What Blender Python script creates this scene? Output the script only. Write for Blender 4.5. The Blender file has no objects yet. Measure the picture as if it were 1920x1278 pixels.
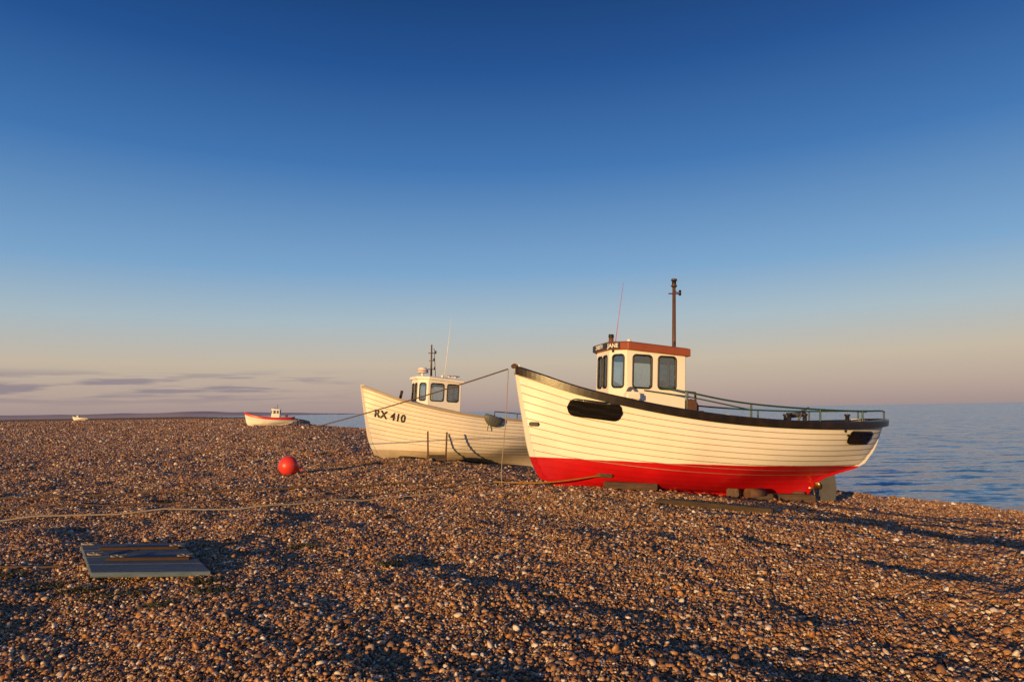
import bpy, bmesh, math, random
import numpy as np
from mathutils import Vector, Matrix, Euler
from mathutils.bvhtree import BVHTree
random.seed(4); rng=np.random.default_rng(7)
D=bpy.data; C=bpy.context
scene=C.scene
def link(o,parent=None):
    scene.collection.objects.link(o)
    if parent is not None: o.parent=parent
    return o
# ------------------------------------------------------------ materials
def nt(name):
    m=D.materials.new(name); m.use_nodes=True; t=m.node_tree; t.nodes.clear()
    out=t.nodes.new('ShaderNodeOutputMaterial'); b=t.nodes.new('ShaderNodeBsdfPrincipled')
    t.links.new(b.outputs[0],out.inputs[0]); return m,t,b,out
def mixc(t,fac,a,b,mode='MIX'):
    n=t.nodes.new('ShaderNodeMix'); n.data_type='RGBA'; n.blend_type=mode
    for sock,val in ((n.inputs[0],fac),(n.inputs[6],a),(n.inputs[7],b)):
        if hasattr(val,'is_output'): t.links.new(val,sock)
        elif isinstance(val,(int,float)): sock.default_value=val
        else: sock.default_value=(*val,1)
    return n.outputs[2]
def noise(t,scale,detail=4,rough=.55,vec=None,coord='Object',mapscale=None):
    tc=t.nodes.new('ShaderNodeTexCoord'); n=t.nodes.new('ShaderNodeTexNoise')
    n.inputs['Scale'].default_value=scale; n.inputs['Detail'].default_value=detail; n.inputs['Roughness'].default_value=rough
    src=tc.outputs[coord]
    if mapscale:
        mp=t.nodes.new('ShaderNodeMapping'); mp.inputs['Scale'].default_value=mapscale; t.links.new(src,mp.inputs[0]); src=mp.outputs[0]
    t.links.new(src,n.inputs['Vector']); return n
def ramp(t,fac,stops):
    r=t.nodes.new('ShaderNodeValToRGB'); e=r.color_ramp.elements
    while len(e)<len(stops): e.new(0.5)
    for i,(p,c) in enumerate(stops):
        e[i].position=p; e[i].color=(*c,1)
    t.links.new(fac,r.inputs[0]); return r.outputs[0]
def bump(t,b,h,strength,dist=.01):
    bn=t.nodes.new('ShaderNodeBump'); bn.inputs['Strength'].default_value=strength; bn.inputs['Distance'].default_value=dist
    t.links.new(h,bn.inputs['Height']); t.links.new(bn.outputs[0],b.inputs['Normal'])
def vmath(t,op,a,b=None):
    n=t.nodes.new('ShaderNodeVectorMath'); n.operation=op
    for i,v in enumerate((a,b)):
        if v is None: continue
        if hasattr(v,'is_output'): t.links.new(v,n.inputs[i])
        else: n.inputs[i].default_value=v
    return n.outputs[0]
def paint(name,col,rough=.45,dirt=.25,dirtcol=(.25,.17,.1),scale=3,metal=0,bstr=.15,mapscale=None):
    m,t,b,o=nt(name)
    n=noise(t,scale,6,.65,mapscale=mapscale)
    f=ramp(t,n.outputs[0],[(.45,(0,0,0)),(.8,(1,1,1))])
    mm=t.nodes.new('ShaderNodeMath'); mm.operation='MULTIPLY'; mm.inputs[1].default_value=dirt; t.links.new(f,mm.inputs[0])
    t.links.new(mixc(t,mm.outputs[0],col,dirtcol),b.inputs['Base Color'])
    b.inputs['Roughness'].default_value=rough; b.inputs['Metallic'].default_value=metal
    n2=noise(t,scale*12,3); bump(t,b,n2.outputs[0],bstr,.01)
    return m
def hullmat(name,top,bottom,zb,rough=.38,rust=.12):
    m,t,b,o=nt(name)
    tc=t.nodes.new('ShaderNodeTexCoord'); sp=t.nodes.new('ShaderNodeSeparateXYZ'); t.links.new(tc.outputs['Object'],sp.inputs[0])
    nz=noise(t,2.5,2); w=t.nodes.new('ShaderNodeMath'); w.operation='MULTIPLY_ADD'; w.inputs[1].default_value=.02
    t.links.new(nz.outputs[0],w.inputs[0]); t.links.new(sp.outputs[2],w.inputs[2])
    lt=t.nodes.new('ShaderNodeMath'); lt.operation='LESS_THAN'; lt.inputs[1].default_value=zb+.01; t.links.new(w.outputs[0],lt.inputs[0])
    st=noise(t,1.6,5,.7,mapscale=(6,1,.5)); sf=ramp(t,st.outputs[0],[(.5,(0,0,0)),(.85,(1,1,1))])
    m1=t.nodes.new('ShaderNodeMath'); m1.operation='MULTIPLY'; m1.inputs[1].default_value=rust*2; t.links.new(sf,m1.inputs[0])
    tp=mixc(t,m1.outputs[0],top,(.42,.28,.14))
    pn=noise(t,1.3,5,.6); pf=ramp(t,pn.outputs[0],[(.35,(0,0,0)),(.75,(1,1,1))])
    tp=mixc(t,pf,tp,tuple(c*.90 for c in top))
    bt=mixc(t,m1.outputs[0],bottom,tuple(c*.35+.02 for c in bottom))
    bt=mixc(t,pf,bt,tuple(c*.72 for c in bottom))
    t.links.new(mixc(t,lt.outputs[0],tp,bt),b.inputs['Base Color'])
    b.inputs['Roughness'].default_value=rough
    n2=noise(t,14,3,mapscale=(.35,1,1.5)); bump(t,b,n2.outputs[0],.25,.01)
    return m
def wood(name,c1,c2,scale=3,rough=.8):
    m,t,b,o=nt(name)
    n=noise(t,scale,8,.7,mapscale=(1,9,9)); t.links.new(ramp(t,n.outputs[0],[(.3,c1),(.7,c2)]),b.inputs['Base Color'])
    b.inputs['Roughness'].default_value=rough; bump(t,b,n.outputs[0],.6,.02); return m
M={}
M['blackpaint']=paint('black_gloss_paint',(.016,.012,.010),.28,.4,(.09,.05,.025),5)
M['panel']=paint('black_panel_paint',(.007,.006,.006),.22,.15,(.04,.02,.01),5)
M['white']=paint('cream_paint',(.90,.85,.76),.4,.12,(.4,.28,.16),2.5)
M['white2']=paint('white_paint',(.88,.84,.78),.4,.15,(.4,.28,.16),2.5)
M['brownroof']=paint('brown_red_paint',(.30,.075,.028),.45,.3,(.12,.03,.01),4)
M['green']=paint('green_paint',(.014,.06,.030),.4,.5,(.09,.05,.03),9)
M['rubber']=paint('black_rubber',(.012,.012,.012),.5,.2)
M['rust']=paint('rusty_steel',(.10,.05,.03),.75,.7,(.24,.10,.04),8)
M['mast']=paint('varnished_spar',(.13,.065,.035),.5,.5,(.05,.03,.02),5)
M['grey']=paint('weathered_grey',(.11,.11,.11),.6,.6,(.07,.05,.035),3)
M['deck']=paint('deck_paint',(.22,.24,.22),.7,.5,(.10,.07,.05),3)
M['sleeper']=wood('old_timber',(.04,.026,.018),(.16,.10,.06))
M['darkwood']=wood('tarred_timber',(.02,.014,.01),(.08,.05,.03))
M['rope']=paint('hemp_rope',(.13,.08,.05),.9,.5,(.06,.04,.025),20,bstr=.8)
M['ropeblue']=paint('pale_rope',(.34,.28,.22),.9,.5,(.15,.11,.08),20)
M['yellow']=paint('yellow_webbing',(.36,.18,.02),.7,.6,(.10,.06,.02),12)
M['bronze']=paint('bronze',(.45,.27,.10),.35,.4,(.15,.2,.12),9,metal=.9)
M['seam']=paint('plank_seam',(.38,.26,.16),.7,.6,(.16,.10,.06))  # grimy seam line, with the shade under each plank lap painted in
M['orange']=paint('coral_buoy_plastic',(.80,.055,.04),.38,.25,(.45,.05,.03),4)
M['letters']=paint('black_letter_paint',(.02,.02,.022),.45,.1)
M['whiteletters']=paint('white_letter_paint',(.8,.78,.72),.45,.1)
M['redtrim']=paint('red_trim',(.55,.02,.02),.4,.2)
def glass():
    m,t,b,o=nt('window_glass'); t.nodes.remove(b)
    tr=t.nodes.new('ShaderNodeBsdfTransparent'); tr.inputs[0].default_value=(.90,.95,.95,1)
    g=t.nodes.new('ShaderNodeBsdfGlossy'); g.inputs['Roughness'].default_value=.03
    fr=t.nodes.new('ShaderNodeFresnel'); fr.inputs[0].default_value=1.6
    ad=t.nodes.new('ShaderNodeMath'); ad.operation='ADD'; ad.inputs[1].default_value=.10; t.links.new(fr.outputs[0],ad.inputs[0])
    mx=t.nodes.new('ShaderNodeMixShader'); t.links.new(ad.outputs[0],mx.inputs[0]); t.links.new(tr.outputs[0],mx.inputs[1]); t.links.new(g.outputs[0],mx.inputs[2])
    t.links.new(mx.outputs[0],o.inputs[0]); return m
M['glass']=glass()
# ------------------------------------------------------------ mesh helpers
def mesh_obj(name,verts,faces,mats,parent=None,fm=None,smooth=True):
    me=D.meshes.new(name); me.from_pydata([tuple(v) for v in verts],[],faces)
    if not isinstance(mats,(list,tuple)): mats=[mats]
    for m in mats: me.materials.append(m)
    if fm is not None: me.polygons.foreach_set('material_index',fm)
    if smooth: me.polygons.foreach_set('use_smooth',[True]*len(me.polygons))
    me.update(); return link(D.objects.new(name,me),parent)
def box(name,c,size,mat,parent=None,rot=(0,0,0),bev=.01):
    bm=bmesh.new(); bmesh.ops.create_cube(bm,size=1)
    for v in bm.verts: v.co=Vector((v.co.x*size[0],v.co.y*size[1],v.co.z*size[2]))
    if bev: bmesh.ops.bevel(bm,geom=bm.edges[:],offset=bev,segments=2,affect='EDGES')
    me=D.meshes.new(name); bm.to_mesh(me); bm.free(); me.materials.append(mat)
    o=link(D.objects.new(name,me),parent); o.location=c; o.rotation_euler=rot; return o
def cyl(name,p0,p1,r0,r1,mat,parent=None,seg=14):
    p0=Vector(p0);p1=Vector(p1); d=(p1-p0); L=d.length
    bm=bmesh.new(); bmesh.ops.create_cone(bm,cap_ends=True,segments=seg,radius1=r0,radius2=r1,depth=L)
    q=d.to_track_quat('Z','Y'); bmesh.ops.transform(bm,matrix=Matrix.Translation((p0+p1)/2)@q.to_matrix().to_4x4(),verts=bm.verts)
    me=D.meshes.new(name); bm.to_mesh(me); bm.free(); me.materials.append(mat)
    for p in me.polygons: p.use_smooth=len(p.vertices)<5
    return link(D.objects.new(name,me),parent)
def tube(name,pts,r,mat,parent=None,smooth=False,cyc=False,res=3):
    cu=D.curves.new(name,'CURVE'); cu.dimensions='3D'; cu.bevel_depth=r; cu.bevel_resolution=res; cu.use_fill_caps=True
    s=cu.splines.new('NURBS' if smooth else 'POLY'); s.points.add(len(pts)-1)
    for p,q in zip(s.points,pts): p.co=(*q,1)
    if smooth: s.order_u=3; s.use_endpoint_u=True; s.resolution_u=6
    s.use_cyclic_u=cyc
    cu.materials.append(mat); return link(D.objects.new(name,cu),parent)
def rrect(x0,x1,y0,y1,r,n=6):
    P=[]
    for cx,cy,a in ((x1-r,y1-r,0),(x0+r,y1-r,90),(x0+r,y0+r,180),(x1-r,y0+r,270)):
        for i in range(n+1):
            t=math.radians(a+90*i/n); P.append((cx+r*math.cos(t),cy+r*math.sin(t)))
    return P
def flat(name,loops,ext,mat,mtx,parent):
    cu=D.curves.new(name,'CURVE'); cu.dimensions='2D'; cu.fill_mode='BOTH'; cu.extrude=ext
    for L in loops:
        s=cu.splines.new('POLY'); s.points.add(len(L)-1)
        for p,q in zip(s.points,L): p.co=(q[0],q[1],0,1)
        s.use_cyclic_u=True
    cu.materials.append(mat); o=link(D.objects.new(name,cu),parent); o.matrix_local=mtx; return o
def text(name,s,size,mat,mtx,parent,ext=.002,align='CENTER',sx=1):
    cu=D.curves.new(name,'FONT'); cu.body=s; cu.size=size; cu.extrude=ext; cu.align_x=align; cu.align_y='CENTER'; cu.offset=.003
    cu.materials.append(mat); o=link(D.objects.new(name,cu),parent); o.matrix_local=mtx@Matrix.Diagonal((sx,1,1,1)); return o
# ------------------------------------------------------------ terrain
CR=np.array([(200,-90),(60,-30),(22,2),(15.2,10),(11.5,15.3),(9.5,20.2),(3,30),(-5,50),(-24,110),(-58,178),(-130,420),(-900,2000),(-3000,4200)],float)
def sdist(x,y):
    best=np.full(x.shape,1e12); sg=np.ones(x.shape)
    for a,b in zip(CR[:-1],CR[1:]):
        d=b-a; L=np.hypot(*d); d=d/L; n=np.array([-d[1],d[0]])
        rx=x-a[0]; ry=y-a[1]; t=np.clip(rx*d[0]+ry*d[1],0,L)
        px=rx-t*d[0]; py=ry-t*d[1]; dd=np.hypot(px,py)
        s=np.where(rx*n[0]+ry*n[1]>0,1.,-1.)
        m=dd<best-1e-9; best=np.where(m,dd,best); sg=np.where(m,s,sg)
    return best*sg
def hsh(i,j,k):
    v=np.sin(i*127.1+j*311.7+k*74.7)*43758.5453; return v-np.floor(v)
def vn(x,y,k=0):
    i=np.floor(x);j=np.floor(y);u=x-i;v=y-j;u=u*u*(3-2*u);v=v*v*(3-2*v)
    return (hsh(i,j,k)*(1-u)+hsh(i+1,j,k)*u)*(1-v)+(hsh(i,j+1,k)*(1-u)+hsh(i+1,j+1,k)*u)*v-.5
def terr(x,y):
    x=np.asarray(x,float);y=np.asarray(y,float)
    d=sdist(x,y)
    t=np.clip(d/11.5,0,1); z=np.where(d>0,-.9*(1-t*t*(3-2*t)),np.maximum(-.9+.3*d,-7))
    rr=np.hypot(x,y); f=1/(1+(rr/40)**2)
    c,s=math.cos(.6),math.sin(.6); xr=x*c+y*s; yr=-x*s+y*c
    near=1-.75*np.exp(-((x-3)**2/30+(y-15.5)**2/5))
    z=z+(.11*vn(x/3.2,y/3.2,1)*(.4+.6*f)+.10*vn(xr/1.3,yr/2.6,2)*f+.06*vn(xr/.5,yr/.85,3)*f)*near+.03*vn(x/.28,y/.28,4)*f
    z=z+.30*vn(x/22,y/22,5)*np.clip((rr-25)/40,0,1)*np.clip(d/10,0,1)+.95*np.clip((rr-130)/500,0,1)*np.clip(d/60,0,1)
    return z
def axis(a,b,step,g,far_lo,far_hi):
    c=list(np.arange(a,b,step)); s=step
    while c[-1]<far_hi: s*=g; c.append(c[-1]+s)
    s=step; lo=[c[0]]
    while lo[-1]>far_lo: s*=g; lo.append(lo[-1]-s)
    return np.array(lo[:0:-1]+c)
X=axis(-7,8.5,.10,1.035,-4000,600); Y=axis(3,15,.10,1.03,-60,5000)
gx,gy=np.meshgrid(X,Y); gz=terr(gx,gy)
nx,ny=len(X),len(Y)
V=np.stack([gx,gy,gz],-1).reshape(-1,3)
idx=np.arange(nx*ny).reshape(ny,nx)
F=np.stack([idx[:-1,:-1],idx[:-1,1:],idx[1:,1:],idx[1:,:-1]],-1).reshape(-1,4)
def gmat():
    m,t,b,o=nt('shingle')
    tc=t.nodes.new('ShaderNodeTexCoord')
    v=t.nodes.new('ShaderNodeTexVoronoi'); v.inputs['Scale'].default_value=30; t.links.new(tc.outputs['Object'],v.inputs['Vector'])
    sp=t.nodes.new('ShaderNodeSeparateColor'); t.links.new(v.outputs['Color'],sp.inputs[0])
    col=ramp(t,sp.outputs[0],[(0,(.08,.045,.026)),(.3,(.24,.12,.05)),(.6,(.38,.195,.085)),(.85,(.50,.30,.15)),(1,(.62,.48,.33))])
    n=noise(t,.35,5); c2=mixc(t,ramp(t,n.outputs[0],[(.35,(0,0,0)),(.7,(1,1,1))]),col,mixc(t,1,col,(.72,.66,.62),'MULTIPLY'))
    t.links.new(c2,b.inputs['Base Color']); b.inputs['Roughness'].default_value=.8
    v2=t.nodes.new('ShaderNodeTexVoronoi'); v2.inputs['Scale'].default_value=17; t.links.new(tc.outputs['Object'],v2.inputs['Vector'])
    q=vmath(t,'SUBTRACT',v2.outputs['Color'],(.5,.5,.5)); q=vmath(t,'MULTIPLY',q,(2.1,2.1,.4))
    ge=t.nodes.new('ShaderNodeNewGeometry'); q=vmath(t,'ADD',q,ge.outputs['Normal']); q=vmath(t,'NORMALIZE',q); t.links.new(q,b.inputs['Normal'])
    return m
ground=mesh_obj('shingle_beach',V,F.tolist(),gmat())
# pebbles
def pebmat():
    m,t,b,o=nt('flint_pebbles')
    at=t.nodes.new('ShaderNodeAttribute'); at.attribute_name='rnd'
    oi=t.nodes.new('ShaderNodeObjectInfo'); ad=t.nodes.new('ShaderNodeMath'); ad.operation='ADD'; t.links.new(at.outputs['Fac'],ad.inputs[0]); t.links.new(oi.outputs['Random'],ad.inputs[1])
    fr=t.nodes.new('ShaderNodeMath'); fr.operation='FRACT'; t.links.new(ad.outputs[0],fr.inputs[0])
    col=ramp(t,fr.outputs[0],[(0,(.06,.036,.024)),(.18,(.20,.10,.045)),(.38,(.42,.20,.075)),(.58,(.54,.28,.11)),(.72,(.25,.16,.10)),(.86,(.62,.42,.25)),(1,(.85,.79,.70))])
    n=noise(t,60,4); c2=mixc(t,.45,col,ramp(t,n.outputs[0],[(.3,(.5,.45,.42)),(.7,(1,1,1))]),'MULTIPLY')
    t.links.new(c2,b.inputs['Base Color']); b.inputs['Roughness'].default_value=.42
    bump(t,b,n.outputs[0],.4,.004); return m
PM=pebmat()
pcoll=D.collections.new('pebble_clusters')
bm=bmesh.new(); bmesh.ops.create_icosphere(bm,subdivisions=2,radius=1); bm.verts.ensure_lookup_table()
IV=np.array([v.co[:] for v in bm.verts]); IF=np.array([[v.index for v in f.verts] for f in bm.faces]); bm.free()
for k in range(9):
    n=170; vs=[];fs=[];cl=[]
    for i in range(n):
        r=.23*math.sqrt(rng.random()); a=rng.random()*6.283
        s=float(np.clip(rng.lognormal(math.log(.0135),.52),.006,.055))
        P=IV*(1+.17*np.sin(IV@rng.normal(size=3)*2.4+rng.random()*6)+.07*np.sin(IV@rng.normal(size=3)*4+rng.random()*6))[:,None]*np.array([1,.5+.4*rng.random(),.35+.4*rng.random()])*s
        e=Euler((rng.normal()*.5,rng.normal()*.5,rng.random()*6.28)).to_matrix(); P=P@np.array(e).T
        P=P+np.array([r*math.cos(a),r*math.sin(a),.004+.018*rng.random()+.2*s])
        vs.append(P); fs.append(IF+len(IV)*i); cl.append(np.full(len(IV),rng.random()))
    me=D.meshes.new('pebble_cluster_mesh'); me.from_pydata(np.concatenate(vs).tolist(),[],np.concatenate(fs).tolist())
    at=me.attributes.new('rnd','FLOAT','POINT'); at.data.foreach_set('value',np.concatenate(cl).astype(np.float32))
    me.polygons.foreach_set('use_smooth',[True]*len(me.polygons)); me.materials.append(PM); me.update()
    pcoll.objects.link(D.objects.new('pebble_cluster',me))
pts=[];scl=[];rot=[]
def scatter(y0,y1,sp,sc,wl=.82,wr=.82):
    for y in np.arange(y0,y1,sp):
        xs=np.arange(-(wl*y+1.2),wr*y+1.2,sp)
        xx=xs+rng.uniform(-.4,.4,len(xs))*sp; yy=y+rng.uniform(-.4,.4,len(xs))*sp
        zz=terr(xx,yy); e=.1; sxl=(terr(xx+e,yy)-terr(xx-e,yy))/(2*e); syl=(terr(xx,yy+e)-terr(xx,yy-e))/(2*e)
        for a,b,c,p,q in zip(xx,yy,zz,sxl,syl):
            if c<-2.6: continue
            pts.append((a,b,c-.004)); scl.append(sc*random.uniform(.72,1.32))
            nrm=Vector((-p,-q,1)).normalized(); qt=nrm.to_track_quat('Z','Y')@Euler((0,0,random.random()*6.28)).to_quaternion()
            rot.append(qt.to_euler()[:])
scatter(2.6,7.5,.15,.54); scatter(7.5,13,.18,.64); scatter(13,22,.255,.90); scatter(22,42,.40,1.35); scatter(42,75,.70,2.2,.8,.1); scatter(75,140,1.35,3.4,.8,-.1); scatter(140,300,3.2,5.5,.8,-.2)
me=D.meshes.new('pebbles'); me.from_pydata(pts,[],[])
a=me.attributes.new('psc','FLOAT','POINT'); a.data.foreach_set('value',scl)
a=me.attributes.new('prot','FLOAT_VECTOR','POINT'); a.data.foreach_set('vector',np.array(rot,dtype=np.float32).ravel())
peb=link(D.objects.new('pebbles',me))
g=D.node_groups.new('pebble_scatter','GeometryNodeTree')
g.interface.new_socket('Geometry',in_out='INPUT',socket_type='NodeSocketGeometry'); g.interface.new_socket('Geometry',in_out='OUTPUT',socket_type='NodeSocketGeometry')
N=g.nodes; gi=N.new('NodeGroupInput'); go=N.new('NodeGroupOutput'); ip=N.new('GeometryNodeInstanceOnPoints'); ci=N.new('GeometryNodeCollectionInfo')
ci.inputs['Collection'].default_value=pcoll; ci.inputs['Separate Children'].default_value=True; ci.inputs['Reset Children'].default_value=True
ip.inputs['Pick Instance'].default_value=True
ri=N.new('FunctionNodeRandomValue'); ri.data_type='INT'; 
for s in ri.inputs:
    if s.name=='Min' and s.type=='INT': s.default_value=0
    if s.name=='Max' and s.type=='INT': s.default_value=8
na=N.new('GeometryNodeInputNamedAttribute'); na.data_type='FLOAT'; na.inputs[0].default_value='psc'
nr=N.new('GeometryNodeInputNamedAttribute'); nr.data_type='FLOAT_VECTOR'; nr.inputs[0].default_value='prot'
L=g.links; L.new(gi.outputs[0],ip.inputs['Points']); L.new(ci.outputs[0],ip.inputs['Instance'])
L.new([s for s in ri.outputs if s.type=='INT'][0],ip.inputs['Instance Index'])
L.new([s for s in na.outputs if s.enabled and s.name=='Attribute'][0],ip.inputs['Scale'])
er=N.new('FunctionNodeEulerToRotation'); L.new([s for s in nr.outputs if s.enabled and s.name=='Attribute'][0],er.inputs[0]); L.new(er.outputs[0],ip.inputs['Rotation'])
L.new(ip.outputs[0],go.inputs[0])
md=peb.modifiers.new('scatter','NODES'); md.node_group=g
def T(x,y): return float(terr(np.array([x]),np.array([y]))[0])
# ------------------------------------------------------------ sea
def seamat():
    m,t,b,o=nt('sea_water')
    n=noise(t,.55,6,.65,mapscale=(.45,1.2,1)); n2=noise(t,3.0,5,.6,mapscale=(.5,1.3,1)); n3=noise(t,.045,5,.6,mapscale=(.18,1,1))
    b.inputs['Roughness'].default_value=.16; b.inputs['IOR'].default_value=1.42
    q=vmath(t,'SUBTRACT',n.outputs['Color'],(.5,.5,.5)); q=vmath(t,'MULTIPLY',q,(.7,1.25,0))
    q2=vmath(t,'SUBTRACT',n2.outputs['Color'],(.5,.5,.5)); q2=vmath(t,'MULTIPLY',q2,(.5,.8,0))
    q=vmath(t,'ADD',q,q2); q=vmath(t,'ADD',q,(0,0,1)); q=vmath(t,'NORMALIZE',q); t.links.new(q,b.inputs['Normal'])
    t.links.new(ramp(t,n3.outputs[0],[(.38,(.045,.17,.36)),(.62,(.12,.30,.52))]),b.inputs['Base Color'])
    return m
S=16000
sx=[-S,-3000,-600,-100,0,60,200,800,4000,S]; sy=[-200,0,20,60,200,800,3000,8000,15500]
vv=[(x,y,-2.5) for y in sy for x in sx]; ff=[(j*len(sx)+i,j*len(sx)+i+1,(j+1)*len(sx)+i+1,(j+1)*len(sx)+i) for j in range(len(sy)-1) for i in range(len(sx)-1)]
mesh_obj('sea',vv,ff,seamat())
# distant hills
m,t,b,o=nt('hazy_hills'); n=noise(t,.002,5); t.links.new(ramp(t,n.outputs[0],[(.35,(.40,.37,.45)),(.65,(.50,.42,.46))]),b.inputs['Base Color']); b.inputs['Roughness'].default_value=1
hv=[];hf=[]
NH=240
for i in range(NH+1):
    x=-6800+i*(4900/NH); e=min(1,(NH-i)/90)
    h=(42+26*float(vn(np.array([x/900.]),np.array([0.3]),9)[0])+14*float(vn(np.array([x/260.]),np.array([.7]),11)[0]))*e**.8+2
    hv+=[(x,7200,-8),(x,7500,h*.75),(x,8200,h*1.05),(x,9000,-8)]
for i in range(NH):
    for j in range(3): a=i*4+j; hf.append((a,a+4,a+5,a+1))
mesh_obj('distant_hills',hv,hf,m)
# ------------------------------------------------------------ boats
def crom(x,xs,ys):
    xs=np.array(xs,float);ys=np.array(ys,float); i=int(np.clip(np.searchsorted(xs,x)-1,0,len(xs)-2))
    m=np.gradient(ys,xs); h=xs[i+1]-xs[i]; t=min(max((x-xs[i])/h,0),1)
    return float((2*t**3-3*t*t+1)*ys[i]+(t**3-2*t*t+t)*h*m[i]+(-2*t**3+3*t*t)*ys[i+1]+(t**3-t*t)*h*m[i+1])
class Boat:
    def __init__(s,name,loc,yaw,pitch,roll=0,B=1.36,N=15,sc=1,hull=None,seam=None,sw=.012):
        s.root=link(D.objects.new(name,None)); s.root.location=loc; s.root.rotation_euler=(roll,pitch,yaw); s.root.scale=(sc,)*3
        s.B=B; s.N=N; s.sw=sw
        s.shs=[0,.45,1.05,2.25,3.6,4.8,6.9,8.2,9.1]; s.shz=[2.52,2.36,2.15,1.88,1.69,1.61,1.60,1.66,1.74]
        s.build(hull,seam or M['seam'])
    def stem(s,z): return crom(z,[.02,.15,.35,.62,1.3,1.9,2.52],[1.15,.72,.55,.42,.25,.12,0])
    def stern(s,z): return crom(z,[-.12,.15,.38,.50,.62,.9,1.3,1.74],[7.0,7.2,7.55,7.95,8.38,8.74,8.98,9.12])
    def pt(s,u,v,off=0):
        g=v**1.12
        zk=.04-.18*u+.0
        ss=9.1*u; zs=crom(ss,s.shs,s.shz)
        z=zk+(zs-zk)*g
        z0=.04+(2.52-.04)*g; z1=-.14+(1.74+.14)*g
        s0=s.stem(z0); s1=s.stern(z1)
        x=s0+(s1-s0)*u
        um=.43
        if u<um:
            a=u/um; p=math.sin(a*math.pi/2)**(1.25-.5*v)
        else:
            a=(1-u)/(1-um); q=1.7+.9*v; p=max(0,1-(1-a)**(q+.3))**(1.15-.6*v)
        mid=(1-(1-v)**2.5)**.78
        bow=v**.95; st=v**1.25
        k=np.clip(1-u/.4,0,1)**1.3; k2=np.clip((u-.6)/.4,0,1)**1.3
        sec=mid*(1-k)*(1-k2)+bow*k*(1-k2)+st*k2
        w=s.B*p*sec+.025
        o=off*min(1,u/.03+.2)*min(1,(1-u)/.03+.2)
        return Vector((x,-(w+o*.9),z-o*.35))
    def build(s,hm,seam):
        NU=64; us=[.5-.5*math.cos(math.pi*i/NU)*(1) for i in range(NU+1)]
        us=[.6*a+.4*(i/NU) for i,a in enumerate(us)]
        s.us=us; V=[];F=[];FM=[]
        for side in (1,-1):
            prev_top=None
            for k in range(s.N):
                v0=k/s.N; v1=(k+1)/s.N; dv=s.sw/1.8
                rows=[(v0,.024),(v0+dv,.0235),(v0+dv,.0235),((v0+v1)/2,.012),(v1,0.0)] if k else [(v0,.024),((v0+v1)/2,.012),(v1,0.0)]
                base=len(V)
                for (v,of) in rows:
                    for u in us:
                        p=s.pt(u,max(v,.0),of); V.append((p.x,p.y*side,p.z))
                n=NU+1
                for r in range(len(rows)-1):
                    if k and r==1: continue
                    for i in range(NU):
                        q=[base+r*n+i,base+r*n+i+1,base+(r+1)*n+i+1,base+(r+1)*n+i]
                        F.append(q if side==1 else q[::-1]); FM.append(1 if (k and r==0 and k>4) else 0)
                if prev_top is not None:
                    b2=len(V); V+= [V[prev_top+i] for i in range(n)]+[V[base+i] for i in range(n)]
                    for i in range(NU):
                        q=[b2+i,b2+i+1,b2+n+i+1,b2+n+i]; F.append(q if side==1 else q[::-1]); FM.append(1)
                prev_top=base+(len(rows)-1)*n
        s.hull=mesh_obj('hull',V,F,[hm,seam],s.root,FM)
        s.bvh=BVHTree.FromPolygons([Vector(v) for v in V],F)
        prof=[]
        for z in np.linspace(2.58,.06,18): prof.append((s.stem(min(z,2.52))-.0,z))
        for u in np.linspace(.03,.97,14):
            x=1.15+(7.0-1.15)*u; prof.append((x,.04-.18*u-.02))
        for z in np.linspace(-.12,1.72,16): prof.append((s.stern(z),z))
        V=[];F=[]
        c=(4.3,1.0)
        for i,(x,z) in enumerate(prof):
            a=prof[max(i-1,0)];b=prof[min(i+1,len(prof)-1)]; t=Vector((b[0]-a[0],b[1]-a[1])).normalized(); nn=Vector((t.y,-t.x))
            if nn.dot(Vector((x-c[0],z-c[1])))<0: nn=-nn
            ext=.055 if (i<18 or i>=32) else .11
            for (oo,w) in ((-.05,-.045),(ext,-.035),(ext,.035),(-.05,.045)):
                V.append((x+nn.x*oo,w,z+nn.y*oo))
        for i in range(len(prof)-1):
            for j in range(4): a=i*4+j;b=i*4+(j+1)%4; F.append((a,b,b+4,a+4))
        F+= [(0,1,2,3),(len(V)-1,len(V)-2,len(V)-3,len(V)-4)]
        mesh_obj('keel_and_stem',V,F,hm,s.root,smooth=False)
    def band(s,name,zt,zb,thick,mat,taper=1):
        P=[]
        for u in s.us: P.append(s.pt(u,1))
        loop=[Vector((p.x,p.y,p.z)) for p in P]
        for side in (1,-1):
            V=[];F=[]
            for i,p in enumerate(loop):
                a=loop[max(i-1,0)];b=loop[min(i+1,len(loop)-1)]; t=(b-a); nn=Vector((t.y,-t.x,0)).normalized()
                u=s.us[i]; h=zb*(1-(1-taper)*min(1,max(0,(u-.5)/.5)))
                for oo,dz in ((-.07,zt),(thick,zt),(thick+.01,zt-.03),(thick,h),(-.0,h-.0),(-.07,zt-.05)):
                    q=p+nn*oo; V.append((q.x,q.y*side,q.z+dz))
            n=6
            for i in range(len(loop)-1):
                for j in range(n):
                    a=i*n+j;b=i*n+(j+1)%n; f=(a,a+n,b+n,b); F.append(f if side==-1 else f[::-1])
            F+=[tuple(range(n)),tuple(range(len(V)-1,len(V)-n-1,-1))]
            mesh_obj(name,V,F,mat,s.root,smooth=False)
    def deck(s,v=.80):
        V=[];F=[]
        for u in s.us:
            p=s.pt(u,v); V+=[(p.x,p.y+.02,p.z),(p.x,0,p.z+.03),(p.x,-p.y-.02,p.z)]
        for i in range(len(s.us)-1):
            for j in range(2): a=i*3+j; F.append((a,a+3,a+4,a+1))
        mesh_obj('deck',V,F,M['deck'],s.root)
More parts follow.
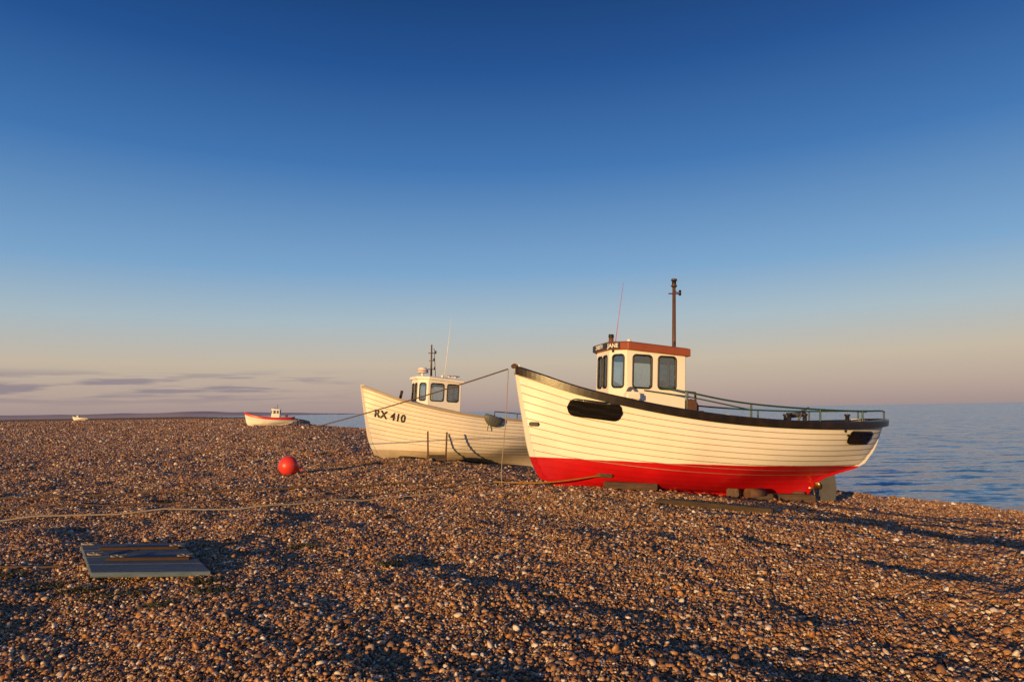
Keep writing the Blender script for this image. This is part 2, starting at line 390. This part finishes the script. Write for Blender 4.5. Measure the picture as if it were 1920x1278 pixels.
    def cast(s,x,z,off=.015):
        h=s.bvh.ray_cast(Vector((x,-4,z)),Vector((0,1,0)))
        if h[0] is None: return Vector((x,-s.B-.02,z))
        return h[0]+Vector((0,-off,0))
    def patch(s,name,x0,x1,z0,z1,r,mat,slope=0,off=.03,n=28):
        V=[];F=[]; ny=8
        for i in range(n+1):
            x=x0+(x1-x0)*i/n; h=(z1-z0)/2; c=(z0+z1)/2+slope*(x-x0)
            e=min(x-x0,x1-x); hh=h if e>=r else h-r+math.sqrt(max(0,r*r-(r-e)**2))
            for j in range(ny+1): V.append(s.cast(x,c-hh+2*hh*j/ny,off))
        for i in range(n):
            for j in range(ny): a=i*(ny+1)+j; F.append((a,a+ny+1,a+ny+2,a+1))
        o=mesh_obj(name,V,F,mat,s.root); so=o.modifiers.new('s','SOLIDIFY'); so.thickness=.018; so.offset=0; return o
    def wlabel(s,name,txt,size,x,z,mat,rot=0):
        cu=D.curves.new('tmp','FONT'); cu.body=txt; cu.size=size; cu.offset=.010; cu.space_character=1.08
        o=link(D.objects.new('tmp',cu)); C.view_layer.update()
        me=D.meshes.new_from_object(o.evaluated_get(C.evaluated_depsgraph_get())); D.objects.remove(o)
        bm=bmesh.new(); bm.from_mesh(me); bmesh.ops.triangulate(bm,faces=bm.faces[:])
        for _ in range(2):
            lg=[e for e in bm.edges if e.calc_length()>.05]
            if lg: bmesh.ops.subdivide_edges(bm,edges=lg,cuts=1); bmesh.ops.triangulate(bm,faces=bm.faces[:])
        for v in bm.verts:
            a=v.co.x*.82; b=v.co.y; v.co=s.cast(x+a,z+a*rot+b,.028)
        bm.to_mesh(me); bm.free(); me.materials.clear(); me.materials.append(mat); me.name=name
        link(D.objects.new(name,me),s.root)
    def P(s,x,w,z): return (x,-w,z)
    def wheelhouse(s,f,c,r,wc,wf,z0,z1,zr,wallm,roofm,sidew,frontw,cornw,roof_t=.16,over=.09,slope=.05,wz=(2.16,2.87),fr=M['rubber'],big=True):
        wh=link(D.objects.new('wheelhouse',None),s.root)
        pl=[(r,-wc),(c,-wc),(f,-wf),(f,wf),(c,wc),(r,wc)]
        wins={0:[(.08,(r-c)/2-.04),((r-c)/2+.04,(r-c)-.08)],4:sidew,2:frontw,1:cornw,3:cornw,5:None}
        for i in range(6):
            a=pl[i]; b=pl[(i+1)%6]; pa=Vector((a[0],-a[1],z0)); pb=Vector((b[0],-b[1],z0)); d=pb-pa; Ln=d.length; ex=d.normalized(); ez=Vector((0,0,1)); nn=ex.cross(ez)
            mt=Matrix((( ex.x,ez.x,nn.x,pa.x),(ex.y,ez.y,nn.y,pa.y),(ex.z,ez.z,nn.z,pa.z),(0,0,0,1)))
            H=z1-z0
            loops=[[(0,0),(Ln,0),(Ln,H),(0,H)]]
            ws=wins[i]
            if i==5: ws=[(Ln*.08,Ln*.46),(Ln*.54,Ln*.92)]
            hol=[]
            for (p,q) in ws:
                hol.append(rrect(p,q,wz[0]-z0,wz[1]-z0,.07))
            flat('wall_%d'%i,loops+hol,.014,wallm,mt,wh)
            for hI,hh in enumerate(hol):
                t=tube('window_seal_%d_%d'%(i,hI),[(x,y,0.012) for x,y in hh],.022,fr,wh,cyc=True,res=2); t.matrix_local=mt
                flat('window_pane_%d_%d'%(i,hI),[hh],.003,M['glass'],mt,wh)
        def off(pl,o):
            cx=sum(p[0] for p in pl)/6; out=[]
            for (x,w) in pl: out.append((x+(o if x>cx+.3 else -o*1.0 if abs(w)<=wf+1e-6 else -o*.3), w+math.copysign(o if abs(w)>wf+1e-6 else o*.4,w)))
            return out
        P=off(pl,over); V=[];n=6
        zz=lambda x,z: z-slope*(x-f)
        for (x,w) in P: V.append((x,-w,zz(x,z1-.02)))
        for (x,w) in P: V.append((x,-w,zz(x,z1-.02+roof_t)))
        for (x,w) in P: V.append((x+(f+r)/2*.0+((f+r)/2-x)*.08,-w*.92,zz(x,z1-.02+roof_t+.025)))
        V.append(((f+r)/2,0,zz((f+r)/2,z1-.02+roof_t+.07)))
        F=[tuple(range(n))]
        for i in range(n):
            j=(i+1)%n; F+=[(i,j,n+j,n+i),(n+i,n+j,2*n+j,2*n+i),(2*n+i,2*n+j,3*n)]
        o=mesh_obj('roof',V,F,roofm,wh,smooth=False)
        bm=bmesh.new(); bm.from_mesh(o.data); bmesh.ops.recalc_face_normals(bm,faces=bm.faces[:]); bm.to_mesh(o.data); bm.free()
        bv=o.modifiers.new('b','BEVEL'); bv.width=.015; bv.segments=2
        box('console',(f+.30,0,z0+(wz[0]-z0)/2-.03),(.3,wf*1.8,(wz[0]-z0)-.08),M['darkwood'],wh)
        tube('steering_wheel',[(f+.55,.18*math.cos(a*.524),wz[0]+.02+.18*math.sin(a*.524)) for a in range(12)],.013,M['darkwood'],wh,cyc=True)
        box('seat_back',(r-.25,.3,wz[0]-.1),(.08,.3,.5),M['rubber'],wh)
        return wh,P,zz
# ===== near boat
hm1=hullmat('cream_and_red_hull_paint',(.92,.87,.76),(.60,.008,.012),.615,.32,.06)
B1=Boat('red_and_white_fishing_boat',(-.05,14.8,0.02),math.radians(12.3),.058,0,hull=hm1)
B1.band('gunwale_rubbing_strake',.03,-.155,.05,M['blackpaint'],.8); B1.deck(.78)
B1.patch('black_hull_panel',1.0,2.05,1.53,1.90,.17,M['panel'],slope=-.10)
B1.patch('black_hull_panel_aft',7.45,8.35,1.14,1.44,.13,M['panel'],slope=.01)
B1.patch('bow_plate',.30,.50,1.27,1.36,.03,M['rubber'],n=8)
B1.patch('drain_ring',7.25,7.31,1.40,1.46,.03,M['rubber'],n=8)
B1.patch('towing_eye_plate',1.75,2.1,.24,.32,.035,M['sleeper'],n=10)
wh,RP,zz=B1.wheelhouse(1.98,2.24,3.56,.80,.40,1.15,3.0,3.14,M['white'],M['brownroof'],
   [(.12,.54),(.70,1.10)],[(.10,.37),(.44,.70)],[(.09,.39)],wz=(2.17,2.87))
def signs():
    Q=[(RP[1],RP[2],'ELI'),(RP[2],RP[3],'ZABETH'),(RP[3],RP[4],'JANE')]
    for k,(a,b,tx) in enumerate(Q):
        pa=Vector((a[0],-a[1],0));pb=Vector((b[0],-b[1],0)); ex=(pb-pa); Ln=ex.length; ex.normalize()
        ez=Vector((0,0,1)); nn=ex.cross(ez); 
        m0=(pa+pb)/2; m0.z=zz(m0.x,3.062)
        o=m0+nn*.012
        mt=Matrix(((ex.x,ez.x,nn.x,o.x),(ex.y,ez.y,nn.y,o.y),(0,1,0,o.z),(0,0,0,1)))
        x1=Ln/2 if k<2 else Ln*.12
        flat('name_board_%d'%k,[[(-Ln/2,-.065),(x1,-.065),(x1,.065),(-Ln/2,.065)]],.006,M['letters'],mt,wh)
        mt2=mt.copy(); mt2.translation=m0+nn*.02+ex*(0 if k<2 else -Ln*.19)
        text('name_letters_%d'%k,tx,.125,M['whiteletters'],mt2,wh,sx=.95 if k==1 else 1.0)
signs()
P=B1.P; r1=B1.root
cyl('exhaust_pipe',P(2.28,-.35,3.1),P(2.28,-.35,3.38),.055,.055,M['rust'],r1); cyl('exhaust_cap',P(2.28,-.35,3.36),P(2.28,-.35,3.43),.065,.06,M['rubber'],r1)
cyl('gps_stalk',P(2.6,-.05,3.1),P(2.6,-.05,3.25),.015,.015,M['white'],r1); cyl('gps_dome',P(2.6,-.05,3.24),P(2.6,-.05,3.31),.055,.04,M['white'],r1)
cyl('whip_aerial',P(2.35,-.3,3.1),P(2.53,-.3,4.65),.008,.004,M['redtrim'],r1,8)
cyl('nav_lamp',P(2.02,.5,2.93),P(2.02,.5,3.02),.03,.03,M['rubber'],r1)
cyl('mast',P(3.70,0,1.3),P(3.66,0,4.60),.055,.038,M['mast'],r1)
cyl('mast_lamp',P(3.66,0,4.58),P(3.66,0,4.74),.05,.05,M['rubber'],r1); cyl('mast_lamp_cap',P(3.66,0,4.74),P(3.66,0,4.78),.075,.06,M['mast'],r1); cyl('mast_lamp_base',P(3.66,0,4.60),P(3.66,0,4.63),.07,.07,M['mast'],r1)
tube('mast_crosstree',[P(3.52,.02,4.42),P(3.82,.02,4.44)],.016,M['mast'],r1); tube('mast_bracket',[P(3.66,.02,4.50),P(3.78,.02,4.44)],.012,M['mast'],r1); cyl('mast_anchor_lamp',P(3.80,.02,4.40),P(3.80,.02,4.52),.03,.03,M['rubber'],r1)
tube('mast_stay',[P(3.68,0,3.35),P(3.52,.3,3.1)],.012,M['mast'],r1)
def sheer(u,inset=.05,up=0,side=1):
    p=B1.pt(u,1); return P(p.x,(-p.y-inset)*side,p.z+up)
for sd,nm in ((1,'port'),(-1,'starboard')):
    pts_=[P(2.95,.72*sd,2.22)]+[sheer(u,.06,h,sd) for u,h in ((.36,.40),(.45,.34),(.53,.31),(.62,.30),(.72,.28),(.82,.26),(.90,.25),(.955,.24),(.985,.2))]
    tube(nm+'_rail',pts_,.019,M['green'],r1,smooth=True)
    for k,(u,h) in enumerate(((.37,.39),(.53,.30),(.72,.28),(.86,.25),(.97,.20))):
        tube('%s_stanchion_%d'%(nm,k),[sheer(u,.06,0,sd),sheer(u,.06,h,sd)],.02,M['green'],r1)
pts_=[P(2.6,.86,2.12),P(3.3,.84,2.06),sheer(.37,.0,.30),sheer(.53,.03,.18)]
tube('green_pipe',pts_,.014,M['green'],r1,smooth=True)
cyl('hauler_drum',P(3.72,.45,1.75),P(3.72,.75,1.8),.13,.13,M['rust'],r1); cyl('hauler_flange',P(3.72,.74,1.8),P(3.72,.78,1.8),.19,.19,M['rust'],r1)
tube('hauler_frame',[P(3.62,.5,1.4),P(3.66,.52,2.16),P(3.95,.52,2.14),P(4.0,.5,1.4)],.028,M['rust'],r1)
tube('line_hook',[P(2.15,.9,1.9),P(2.2,.9,2.15),P(2.35,.9,2.17),P(2.42,.9,2.0),P(2.3,.9,1.9)],.022,M['grey'],r1,smooth=True)
box('foredeck_hatch',P(2.3,.95,1.98),(.34,.2,.18),M['white'],r1,bev=.04)
for k,(x,w) in enumerate(((5.85,1.15),(6.25,1.12),(7.45,.95),(5.0,-1.2),(7.2,-1.0))):
    zt=crom(x,B1.shs,B1.shz); cyl('bollard_%d'%k,P(x,w,zt-.3),P(x,w,zt+.17),.04,.045,M['rubber'],r1); cyl('bollard_top_%d'%k,P(x,w,zt+.15),P(x,w,zt+.19),.065,.06,M['rubber'],r1)
cyl('net_roller',P(6.0,.9,1.72),P(6.6,.6,1.78),.06,.06,M['grey'],r1)
tube('roller_bracket',[P(6.3,.75,1.5),P(6.45,.75,1.85),P(6.65,.7,1.92)],.025,M['grey'],r1)
box('fish_box',P(5.3,-.4,1.5),(.7,.45,.35),M['grey'],r1); box('engine_cover',P(4.5,0,1.45),(.9,.7,.5),M['white2'],r1,bev=.04)
cyl('stem_head_roller',P(-.06,-.08,2.55),P(-.06,.08,2.55),.05,.05,M['rust'],r1)
bm=bmesh.new(); prof=[(7.42,-.22),(7.82,-.20),(7.86,.1),(7.80,.45),(7.62,.52),(7.44,.40)]
vs1=[bm.verts.new((x,-.025,z)) for x,z in prof]; vs2=[bm.verts.new((x,.025,z)) for x,z in prof]
bm.faces.new(vs1); bm.faces.new(vs2[::-1])
for i in range(6): j=(i+1)%6; bm.faces.new((vs1[j],vs1[i],vs2[i],vs2[j]))
me=D.meshes.new('rudder'); bm.to_mesh(me); bm.free(); me.materials.append(M['grey']); link(D.objects.new('rudder',me),r1)
cyl('rudder_stock',P(7.52,0,.3),P(7.52,0,.75),.03,.03,M['rust'],r1)
tube('skeg_bar',[P(6.9,0,-.24),P(7.8,0,-.26)],.035,M['rust'],r1)
cyl('propeller_hub',P(7.1,0,.08),P(7.34,0,.07),.05,.035,M['bronze'],r1)
for k in range(3):
    a=k*2.094+.5; c_,s_=math.cos(a),math.sin(a)
    V=[];F=[]
    for i in range(7):
        rr=.04+.2*i/6; wd=.075*math.sin(math.pi*(i+1)/7.6)+.012
        for sg in (-1,1):
            lx=7.26+sg*wd*.5; lt=sg*wd
            V.append((lx,rr*c_-lt*s_,.07+rr*s_+lt*c_))
    for i in range(6): F.append((2*i,2*i+1,2*i+3,2*i+2))
    o=mesh_obj('propeller_blade_%d'%k,V,F,M['bronze'],r1); so=o.modifiers.new('s','SOLIDIFY'); so.thickness=.012
# ===== second boat
hm2=hullmat('cream_hull_paint',(.88,.81,.69),(.64,.52,.36),.34,.38,.10)
B2=Boat('cream_fishing_boat',(-5.45,24.0,.04),math.radians(25),.064,0,B=1.34,hull=hm2,sw=.014)
M['beige']=paint('beige_trim',(.42,.34,.25),.55,.35,(.2,.13,.08),3)
B2.band('gunwale_capping',.03,-.07,.035,M['beige']); B2.deck(.8)
wh2,RP2,zz2=B2.wheelhouse(1.93,2.2,3.42,.76,.38,1.15,2.90,3.0,M['white2'],M['white2'],
   [(.08,.56),(.70,1.12)],[(.08,.33),(.43,.68)],[(.08,.36)],roof_t=.10,over=.10,wz=(2.12,2.74))
B2.wlabel('registration_rx_410','RX 410',.37,.44,1.48,M['letters'],rot=-.17)
r2=B2.root
cyl('radar_pedestal',P(2.15,.1,2.95),P(2.15,.1,3.14),.05,.05,M['white2'],r2); cyl('radar_dome',P(2.15,.1,3.14),P(2.15,.1,3.27),.21,.19,M['white2'],r2,24); cyl('radar_dome_top',P(2.15,.1,3.27),P(2.15,.1,3.33),.19,.12,M['white2'],r2,24); cyl('radar_band',P(2.15,.1,3.19),P(2.15,.1,3.22),.213,.21,M['redtrim'],r2,24)
cyl('mast',P(2.55,-.1,2.95),P(2.5,-.1,4.22),.04,.025,M['mast'],r2)
for k,(z,dx) in enumerate(((3.3,.12),(3.62,.08),(3.9,.13))):
    tube('mast_arm_%d'%k,[P(2.52-dx,-.1,z),P(2.55+dx,-.1,z+.02)],.014,M['rust'],r2); cyl('mast_lamp_%d'%k,P(2.54+dx,-.1,z),P(2.54+dx,-.1,z+.11),.03,.028,M['rubber'],r2)
tube('mast_ladder',[P(2.72,-.1,3.0),P(2.6,-.1,4.1)],.012,M['rust'],r2)
cyl('whip_aerial',P(3.1,-.2,3.0),P(3.25,-.2,5.4),.012,.005,M['white'],r2,8)
tube('roof_rail',[P(2.75,.6,2.98),P(2.75,.6,3.08),P(3.4,.6,3.06),P(3.4,-.6,3.06),P(2.75,-.6,3.08),P(2.75,-.6,2.98)],.014,M['white'],r2)
for k in range(3): cyl('roof_float_%d'%k,P(2.8+.25*k,.45,3.0),P(2.8+.25*k,.45,3.07),.06,.06,M['white'],r2)
cyl('samson_post',P(1.35,0,1.9),P(1.45,0,2.45),.05,.05,M['darkwood'],r2)
pf=B2.pt(.53,1); fy=-pf.y+.08
bm=bmesh.new(); bmesh.ops.create_uvsphere(bm,u_segments=18,v_segments=10,radius=.3)
for v in bm.verts:
    if v.co.z>0.05: v.co.z=.05+v.co.z*.15
    v.co.y*=.55; v.co.x*=1.25
M['galv']=paint('galvanised_metal',(.10,.105,.105),.5,.4,(.05,.04,.03),4)
me=D.meshes.new('hanging_bucket'); bm.to_mesh(me); bm.free(); me.materials.append(M['galv']); 
o=link(D.objects.new('hanging_bucket',me),r2); o.location=P(pf.x-.35,fy,pf.z-.02); o.rotation_euler=(0,.3,0)
tube('bucket_rope',[P(pf.x-.55,fy,pf.z-.1),P(pf.x-.6,fy+.05,pf.z-.45)],.015,M['rope'],r2)
tube('aft_rail',[P(B2.pt(u,1).x,-B2.pt(u,1).y-.06,B2.pt(u,1).z+.22) for u in (.5,.6,.7,.8,.9)],.02,M['rust'],r2)
for k,u in enumerate((.5,.6,.7,.8,.9)):
    q=B2.pt(u,1); tube('aft_stanchion_%d'%k,[P(q.x,-q.y-.06,q.z),P(q.x,-q.y-.06,q.z+.22)],.018,M['rust'],r2)
# ===== third boat
hm3=hullmat('white_hull_paint',(.84,.80,.74),(.84,.80,.74),-5,.4,.1)
B3=Boat('small_red_trimmed_boat',(-38.6,98.5,T(-36,99)+.18),math.radians(10),.03,0,B=1.3,N=8,sc=.76,hull=hm3)
B3.band('red_gunwale',.04,-.40,.05,M['redtrim']); B3.deck(.8)
B3.wheelhouse(4.9,5.15,6.4,.7,.4,1.3,3.15,3.25,M['white2'],M['white2'],[(.15,.55),(.75,1.1)],[(.1,.35),(.45,.7)],[(.06,.22)],roof_t=.1,wz=(2.35,2.9))
cyl('mast',P(5.9,0,3.1),P(5.9,0,4.0),.05,.04,M['mast'],B3.root); cyl('exhaust_pipe',P(5.5,.3,3.1),P(5.5,.3,3.5),.06,.06,M['rust'],B3.root); cyl('net_drum',P(7.6,.5,1.9),P(7.6,-.5,1.9),.22,.22,M['rust'],B3.root)
# ===== far boat
B4=Boat('distant_white_boat',(-212,330,T(-209,330)+.25),math.radians(5),.02,0,B=1.3,N=6,sc=.8,hull=hm3)
B4.band('gunwale',.04,-.1,.05,M['grey']); B4.deck(.8)
B4.wheelhouse(2.4,2.6,3.6,.7,.4,1.3,2.7,3.0,M['white2'],M['white2'],[(.1,.4),(.55,.85)],[(.1,.35),(.45,.7)],[(.06,.22)],roof_t=.1,wz=(2.1,2.5))
# ------------------------------------------------------------ props on the beach
a1=Vector((math.cos(math.radians(12.3)),math.sin(math.radians(12.3)),0)); n1=Vector((a1.y,-a1.x,0))
def W1(s_,w): return Vector((-.05,14.8,0))+a1*s_+n1*w
blk=link(D.objects.new('keel_blocks',None))
for k,(s_,w,L_,H_,rz,tl) in enumerate(((2.5,.45,1.15,.2,12,0),(3.05,-.1,.9,.25,100,0),(5.0,.45,.9,.18,60,.15),(5.35,.75,.6,.16,20,-.1),(6.3,.35,1.3,.2,10,0),(6.75,.1,.3,.25,80,0),(1.6,-.4,.8,.2,95,0))):
    p=W1(s_,w); box('block_%d'%k,(p.x,p.y,T(p.x,p.y)+H_*.45),(L_,.26,H_),M['sleeper'],blk,(0,tl+.07,math.radians(rz)),.02)
p=W1(5.2,.75); cyl('launching_roller',(p.x-.15,p.y-.1,T(p.x,p.y)+.16),(p.x+.25,p.y+.05,T(p.x,p.y)+.14),.12,.12,M['rust'],blk)
def gl(pts_,n=8,up=.02,wob=.03):
    out=[]
    for (x0,y0),(x1,y1) in zip(pts_[:-1],pts_[1:]):
        for i in range(n):
            t=i/n; x=x0+(x1-x0)*t; y=y0+(y1-y0)*t; y+=wob*math.sin(x*1.7+y)+wob*.5*math.sin(x*4.1); out.append((x,y,T(x,y)+up))
    x,y=pts_[-1]; out.append((x,y,T(x,y)+up)); return out
p0=Vector((2.5,12.2,T(2.5,12.2)+.07)); p1=Vector((4.05,10.9,T(4.05,10.9)+.07)); d=p1-p0
o=box('driftwood_plank',((p0+p1)/2)[:],(d.length,.14,.07),M['darkwood'],None,(0,-math.asin(d.z/d.length),math.atan2(d.y,d.x)),.015)
tube('bow_mooring_rope',[tuple(Vector((-.10,14.75,2.50)).lerp(Vector((-13.5,26.7,T(-13.5,26.7)+.05)),t)-Vector((0,0,1.0*t*(1-t)))) for t in np.linspace(0,1,24)]+gl([(-13.5,26.7),(-17,27.3),(-24,27.5)],6,.06),.015,M['rope'])
tube('hanging_bow_rope',[(-.09,14.70,2.5),(-.13,14.68,1.8),(-.2,14.6,1.0),(-.28,14.5,.35),(-.26,14.5,T(-.26,14.5)+.03)],.009,M['ropeblue'],smooth=True)
tube('ground_rope',gl([(-.1,15.6),(-1.5,15.3),(-5.2,14.4),(-9.9,13.3),(-14,12.6)],24,.06),.018,M['rope'])
tube('ground_rope',gl([(-.3,14.9),(-1.6,13.6),(-4.3,12.1),(-8.1,10.9),(-12,10.4)],24,.05),.014,M['ropeblue'])
tube('ground_rope',gl([(-.3,15.1),(-3.2,13.4),(-6.4,12.4),(-10.5,11.9)],24,.05),.011,M['rope'])
tube('ground_rope',gl([(-6,21),(-3.6,21.2),(-1.5,20)],16,.07),.022,M['rope'])
e_=B1.root.matrix_basis@Vector(B1.cast(1.85,.28,.03))
tube('yellow_tow_strop',[(-.45,14.75,T(-.45,14.75)+.08),(.2,14.55,T(.2,14.55)+.08),(.9,14.5,.10),tuple(e_)],.014,M['yellow'],smooth=True)
a2=Vector((math.cos(math.radians(25)),math.sin(math.radians(25)),0)); n2=Vector((a2.y,-a2.x,0))
def W2(s_,w): return Vector((-5.45,24,0))+a2*s_+n2*w
pr=link(D.objects.new('launching_stakes',None))
for k,(s_,w,lean) in enumerate(((2.0,1.75,.0),(2.6,1.8,.12))):
    p=W2(s_,w); g0=T(p.x,p.y); cyl('stake_%d'%k,(p.x,p.y,g0-.1),(p.x+lean*.5,p.y,g0+1.05),.03,.028,M['rust'],pr)
p=W2(2.3,1.75); box('stake_block',(p.x,p.y,T(p.x,p.y)+.14),(.62,.3,.3),M['sleeper'],pr,(0,.05,.45),.02)
kb=link(D.objects.new('keel_blocks',None))
for k,s_ in enumerate((1.6,3.6,5.6)):
    p=W2(s_,.1); box('block_%d'%k,(p.x,p.y,T(p.x,p.y)+.05),(.3,1.2,.2),M['darkwood'],kb,(0,.05,.45),.02)
bx,by=-5.97,18.3; bz=T(bx,by)+.24
bm=bmesh.new(); bmesh.ops.create_uvsphere(bm,u_segments=36,v_segments=22,radius=.26)
for v in bm.verts:
    if v.co.z>.235: v.co.z+= (v.co.z-.235)*1.2
me=D.meshes.new('mooring_buoy'); bm.to_mesh(me); bm.free(); me.materials.append(M['orange']); me.polygons.foreach_set('use_smooth',[True]*len(me.polygons))
bo=link(D.objects.new('mooring_buoy',me)); bo.location=(bx,by,bz); bo.rotation_euler=(.3,1.9,0.5)
tube('eye',[(0.05*math.cos(a*.7),0,.31+.05*math.sin(a*.7)) for a in range(9)],.016,M['orange'],bo,cyc=True)
# hatch board: four planks on two battens, with rusted straps and bits of chain
hb=link(D.objects.new('wooden_hatch_board',None)); 
c=[(-4.15,6.85),(-3.02,6.95),(-4.00,8.35),(-5.10,8.2)]
zc=max(T(*q) for q in c)+.02; zl=[zc+.03,zc+.0,zc+.03,zc+.06]
hbm=wood('shade_toned_board',(.045,.075,.115),(.13,.19,.26),2)  # blue-grey cast of the board lying in shade is put into its colour
C4=[Vector((x,y,z+.03)) for (x,y),z in zip(c,zl)]
def lerp2(u,v): return C4[0].lerp(C4[1],u).lerp(C4[3].lerp(C4[2],u),v)
for k,(v0,v1) in enumerate(((0,.24),(.25,.49),(.50,.745),(.755,1))):
    V=[lerp2(0,v0),lerp2(1,v0),lerp2(1,v1),lerp2(0,v1)]; V=V+[p-Vector((0,0,.05)) for p in V]
    F=[(0,1,2,3),(7,6,5,4)]+[(i,i+4,(i+1)%4+4,(i+1)%4) for i in range(4)]
    o=mesh_obj('plank_%d'%k,V,F,hbm,hb,smooth=False); bv=o.modifiers.new('b','BEVEL'); bv.width=.006
M['batten']=paint('rusted_batten',(.05,.022,.014),.85,.6,(.025,.018,.014),9)
for k,v in enumerate((.37,.75)):
    pa=lerp2(.16 if k else .18,v); pb=lerp2(.93,v); d=pb-pa
    box('strap_%d'%k,((pa+pb)/2+Vector((0,0,.018)))[:],(d.length,.075,.028),M['batten'],hb,(0,-math.asin(d.z/d.length),math.atan2(d.y,d.x)),.006)
for k,(u0,v0) in enumerate(((.08,.9),(.1,.5),(.3,.4),(.92,.78),(.9,.4))):
    q=lerp2(u0,v0); tube('chain_end_%d'%k,[tuple(q+Vector((.06*math.cos(i*1.3)+.02*i-.08,.04*math.sin(i*1.7),.03+.012*math.sin(i)))) for i in range(9)],.010,M['ropeblue'],hb,smooth=True)
tube('board_rope',gl([(-4.9,7.6),(-5.6,7.5),(-6.2,7.0)],8,.03),.012,M['rope'],hb)
def tufts(name,spots,mat,n=60,h=.07):
    V=[];F=[]
    for (x,y,r) in spots:
        for _ in range(n):
            a=random.random()*6.28; q=r*math.sqrt(random.random()); px,py=x+q*math.cos(a),y+q*math.sin(a)*.6; pz=T(px,py)+.01
            b=random.random()*6.28; hh=h*random.uniform(.4,1.2); w=.009; lx,ly=random.uniform(-.05,.05),random.uniform(-.05,.05)
            k=len(V); V+= [(px-w*math.cos(b),py-w*math.sin(b),pz),(px+w*math.cos(b),py+w*math.sin(b),pz),(px+lx+w*.6,py+ly,pz+hh*.7),(px+lx*1.8,py+ly*1.8,pz+hh)]
            F+=[(k,k+1,k+2),(k,k+2,k+3)]
    mesh_obj(name,V,F,mat,smooth=False)
tufts('beach_grass',[(-4.1,6.6,.16),(-3.6,6.35,.3),(-2.75,6.4,.2),(-4.55,6.8,.2),(-3.0,6.75,.15),(-2.6,8.6,.2),(-5.2,7.2,.2),(-1.3,7.2,.1),(-3.0,6.0,.15)],paint('dry_green_leaves',(.035,.045,.018),.8,.6,(.09,.06,.025),8),90,.045)
tufts('seaweed_debris',[(-7.5,16,.5),(-9,19,.6),(-4,17,.3),(-6.5,13,.3),(-3.2,13.4,.25),(-11,17,.6),(-2,11,.2)],paint('dry_seaweed',(.04,.025,.015),.8,.3),120,.05)
# ------------------------------------------------------------ sun & sky
SE=math.radians(6.7); az=math.radians(58)
ld=Vector((math.cos(az)*math.cos(SE),math.sin(az)*math.cos(SE),-math.sin(SE)))
sl=D.lights.new('sun','SUN'); sl.energy=5; sl.angle=math.radians(.5); sl.color=(1,.61,.23)
so=link(D.objects.new('sun',sl)); so.rotation_euler=ld.to_track_quat('-Z','Y').to_euler(); so.location=(-20,-20,20)
w=D.worlds.new('World'); scene.world=w; w.use_nodes=True; t=w.node_tree; t.nodes.clear()
out=t.nodes.new('ShaderNodeOutputWorld'); sk=t.nodes.new('ShaderNodeTexSky'); sk.sky_type='NISHITA'; sk.sun_disc=False; sk.sun_elevation=SE; sk.sun_rotation=math.atan2(-ld.x,-ld.y)
b1=t.nodes.new('ShaderNodeBackground'); b1.inputs[1].default_value=.05; t.links.new(mixc(t,1,sk.outputs[0],(.18,.20,.25),'MULTIPLY'),b1.inputs[0])
tc=t.nodes.new('ShaderNodeTexCoord'); sp=t.nodes.new('ShaderNodeSeparateXYZ'); t.links.new(tc.outputs['Generated'],sp.inputs[0])
mz=t.nodes.new('ShaderNodeMath'); mz.operation='MULTIPLY'; mz.inputs[1].default_value=1.5; t.links.new(sp.outputs[2],mz.inputs[0])
k=1.5
sky=ramp(t,mz.outputs[0],[(0,(.38,.285,.285)),(.03*k,(.49,.375,.325)),(.07*k,(.57,.475,.37)),(.13*k,(.40,.50,.56)),(.2*k,(.20,.38,.61)),(.34*k,(.050,.178,.45)),(.46*k,(.012,.080,.29)),(.56*k,(.003,.040,.165)),(1,(.003,.022,.10))])
mp=t.nodes.new('ShaderNodeMapping'); mp.inputs['Scale'].default_value=(5,5,75); t.links.new(tc.outputs['Generated'],mp.inputs[0])
cn=t.nodes.new('ShaderNodeTexNoise'); cn.inputs['Scale'].default_value=1.6; cn.inputs['Detail'].default_value=5; t.links.new(mp.outputs[0],cn.inputs['Vector'])
cf=ramp(t,cn.outputs[0],[(.47,(0,0,0)),(.58,(1,1,1))])
em=ramp(t,mz.outputs[0],[(.015,(0,0,0)),(.032*k,(1,1,1)),(.048*k,(1,1,1)),(.062*k,(0,0,0))])
xm=t.nodes.new('ShaderNodeMapRange'); xm.inputs[1].default_value=-.20; xm.inputs[2].default_value=-.32; t.links.new(sp.outputs[0],xm.inputs[0])
m1=t.nodes.new('ShaderNodeMath'); m1.operation='MULTIPLY'; t.links.new(cf,m1.inputs[0]); t.links.new(em,m1.inputs[1])
m2=t.nodes.new('ShaderNodeMath'); m2.operation='MULTIPLY'; t.links.new(m1.outputs[0],m2.inputs[0]); t.links.new(xm.outputs[0],m2.inputs[1])
m3=t.nodes.new('ShaderNodeMath'); m3.operation='MULTIPLY'; m3.inputs[1].default_value=.85; t.links.new(m2.outputs[0],m3.inputs[0])
sky2=mixc(t,m3.outputs[0],sky,(.27,.22,.27))
b2=t.nodes.new('ShaderNodeBackground'); b2.inputs[1].default_value=.92; t.links.new(sky2,b2.inputs[0])
ad=t.nodes.new('ShaderNodeAddShader'); t.links.new(b1.outputs[0],ad.inputs[0]); t.links.new(b2.outputs[0],ad.inputs[1]); t.links.new(ad.outputs[0],out.inputs[0])
# ------------------------------------------------------------ camera
cam=D.cameras.new('camera'); co=link(D.objects.new('camera',cam)); scene.camera=co
cam.lens=24; cam.sensor_width=36; cam.clip_end=40000; cam.clip_start=.1
co.location=(0,0,1.6)
R_=Euler((math.radians(90+5.84),0,0)).to_matrix()@Matrix.Rotation(math.radians(-1.0),3,'Z')
co.rotation_euler=R_.to_euler()
scene.view_settings.view_transform='Standard'; scene.view_settings.look='None'; scene.view_settings.exposure=0
